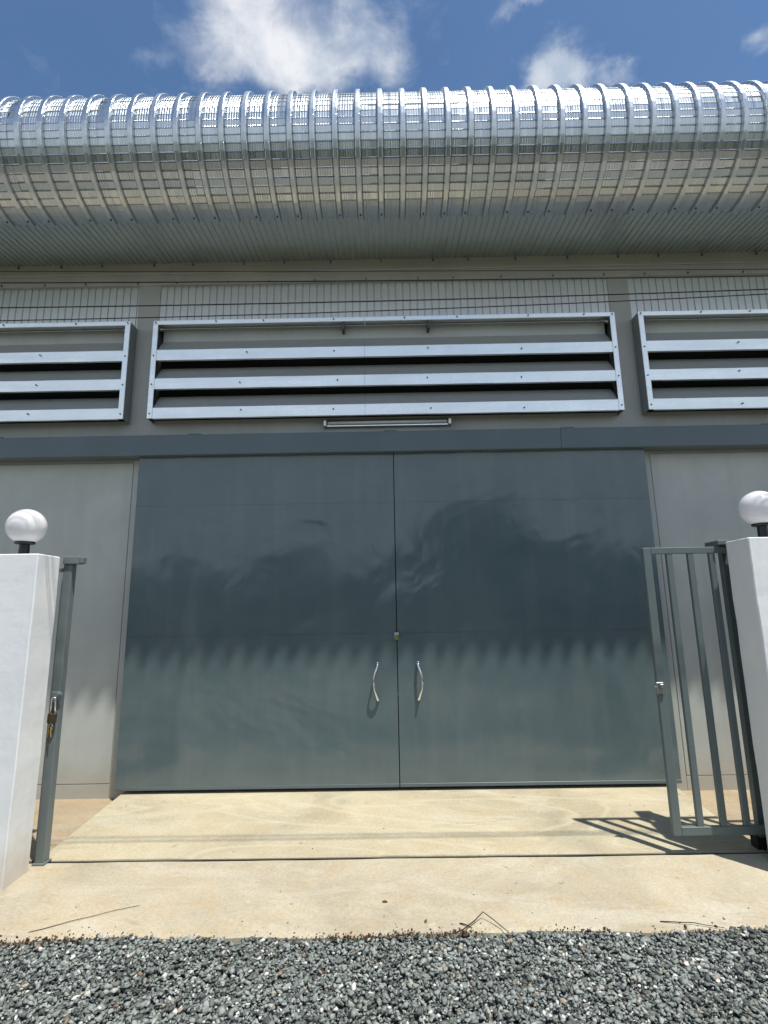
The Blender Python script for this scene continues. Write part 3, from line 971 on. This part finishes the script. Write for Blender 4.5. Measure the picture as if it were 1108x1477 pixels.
# fine crumbs and grit on the concrete
n = 260
X = RNG.uniform(-2.4, 2.4, n); Y = RNG.uniform(-1.86, -.15, n)
near = RNG.uniform(0, 1, n) < .62
Y[near] = edge_y(X[near]) + RNG.exponential(.035, near.sum())
zt = np.where(Y < -1.1, -.09 - (-1.106 - Y) * .0295, -.03 - (-Y - .02) * .0556)
ok = (Y < -1.115) | (Y > -1.06)
s_ = RNG.lognormal(np.log(.0042), .4, n).clip(.0022, .010)
scatter('grit', np.stack([X, Y, zt + s_ * .25], 1)[ok], s_[ok], M['stone'], .3)['label'] = 'small stone crumbs scattered on the concrete'
# reddish soil and dry litter along the seam
n = 700
cl = RNG.choice([-2.0, -1.9, -1.75, -.38, -.25, -.12, .12, .2, .9, 1.5], n); X = cl + RNG.normal(0, .13, n)
Y = edge_y(X) - .012 + RNG.normal(0, .014, n)
s_ = RNG.lognormal(np.log(.0055), .45, n).clip(.0025, .013)
scatter('soil_litter', np.stack([X, Y, np.where(Y > edge_y(X) + .012, -.109, -.118 + RNG.uniform(0, .008, n))], 1), s_, M['soil'], .6)['label'] = 'reddish soil crumbs along the gravel edge'

# ---------------------------------------------------------------- twigs and stray bits
def on(x, y):
    return -.09 - (-1.106 - y) * .0295 if y < -1.106 else -.03 - (-y - .02) * .0556
def twig(pts, r, label):
    P = [(x, y, on(x, y) + r + h) for x, y, h in pts]
    g = MB(); g.tube(P, [r * (1 - .5 * i / (len(P) - 1)) for i in range(len(P))], 6)
    return tag(part('twig', g, M['twig'], None, smooth=True), label, 'twig', 'twigs lying on the concrete')
def stroke(a, b, n, j, h=0):
    return [(a[0] + (b[0] - a[0]) * k / n + random.uniform(-j, j), a[1] + (b[1] - a[1]) * k / n + random.uniform(-j, j), h * math.sin(math.pi * k / n)) for k in range(n + 1)]
twig(stroke((-1.975, -1.830), (-1.50, -1.60), 8, .004, .004), .0019, 'long thin straw twig lying diagonally on the concrete near the sunlit pillar')
twig([(.26, -1.90, 0.01), (.31, -1.865, .008), (.38, -1.80, .012), (.43, -1.76, .030), (.47, -1.80, .02), (.52, -1.865, .008), (.54, -1.89, .004)], .0036, 'dark bent forked twig standing up at the gravel edge')
twig(stroke((.30, -1.80), (.36, -1.84), 3, .002, .004), .0035, 'tiny broken dark twig beside the bent forked twig')
twig(stroke((1.36, -1.80), (1.66, -1.868), 6, .006, .008), .0026, 'dark twig lying along the gravel edge below the barred gate')
for (x, y, s, col, lab) in [(-.10, -1.60, .016, (.10, .07, .04), 'small curled brown leaf on the concrete below the left door handle'),
                            (.12, -1.78, .016, (.12, .08, .05), 'small dark leaf scrap near the bent twig'),
                            (.42, -1.53, .012, (.72, .71, .66), 'tiny white paper scrap on the bare concrete')]:
    g = MB(); n = 6; vs = []
    for i in range(n + 1):
        t = i / n; w = .45 * s * math.sin(math.pi * min(.97, max(.03, t)))
        vs += [(s * (t - .5) * 2, -w, .004 + .004 * math.sin(3 * t)), (s * (t - .5) * 2, 0, .001), (s * (t - .5) * 2, w, .004 + .003 * math.cos(2 * t))]
    fs = []
    for i in range(n):
        for k in range(2): fs.append((i * 3 + k, i * 3 + k + 1, i * 3 + k + 4, i * 3 + k + 3))
    g.add(vs, fs)
    o = part('leaf_scrap', g, plain('scrap', col, .8), None, (x, y, on(x, y) + .001), rot=(0, 0, random.uniform(0, 3)))
    tag(o, lab, 'litter')

# ---------------------------------------------------------------- trees across the street (behind the camera, seen in the paint and zinc)
m = Mat('leaves')
gi = m.n.new('ShaderNodeNewGeometry')
m.setv('Base Color', m.ramp(gi.outputs['Random Per Island'], [(0, (.035, .06, .02)), (.6, (.06, .09, .03)), (1, (.11, .13, .055))])).setv('Roughness', .6)
M['leaf'] = m.m
M['bark'] = plain('bark', (.10, .075, .05), .9)
def crown_mesh(seed):
    rg = np.random.default_rng(seed)
    V = []; F = []
    lob = [(rg.normal(0, .9), rg.normal(0, .9), 3.0 + rg.uniform(-1.9, 1.7), rg.uniform(.9, 1.5)) for _ in range(11)]
    for (lx, ly, lz, lr) in lob:
        for _ in range(170):
            d = rg.normal(size=3); d /= np.linalg.norm(d); d *= lr * rg.uniform(.55, 1.05)
            c = np.array([lx, ly, lz]) + d
            a = rg.normal(size=3); a /= np.linalg.norm(a); b = np.cross(a, rg.normal(size=3)); b /= np.linalg.norm(b)
            s = rg.uniform(.16, .34); o = len(V)
            V += [tuple(c - a * s), tuple(c + b * s * .5), tuple(c + a * s), tuple(c - b * s * .5)]
            F.append((o, o + 1, o + 2, o + 3))
    me = bpy.data.meshes.new('crown'); me.from_pydata(V, [], F); me.materials.append(M['leaf']); return me
CROWNS = [crown_mesh(s) for s in (1, 2, 3)]
g = MB(); g.tube([(0, 0, -.3), (.05, .02, 1.4), (-.05, .06, 2.8), (.05, 0, 4.0)], [.17, .13, .10, .04], 8)
g.tube([(.0, .03, 2.0), (.6, .3, 3.2)], [.07, .02], 6); g.tube([(.0, .03, 2.3), (-.6, -.2, 3.4)], [.06, .02], 6)
tr_me = g.mesh('trunk', True); tr_me.materials.append(M['bark'])
TREES = [(-19.0 + 1.36 * k + (.35 if k % 3 else -.2), -9.9 - (k % 2) * .9 - (k % 5) * .2, (.56, .66, .50, .60, .47, .70, .54)[(k * 3) % 7]) for k in range(29)]
TREES[16] = (3.05, -10.0, .86)
for i, (x, y, s) in enumerate(TREES):
    t = thing('broadleaf_bush', (x, y, GZ), 'leafy green broadleaf bush in the row across the street', 'bush', 'bushes across the street')
    for nm, me in (('trunk', tr_me), ('crown', CROWNS[i % 3])):
        o = bpy.data.objects.new(nm, me); COL.objects.link(o); o.parent = t
        o.scale = (s, s, s)
        if nm == 'crown': o.rotation_euler = (0, 0, i * 1.3)
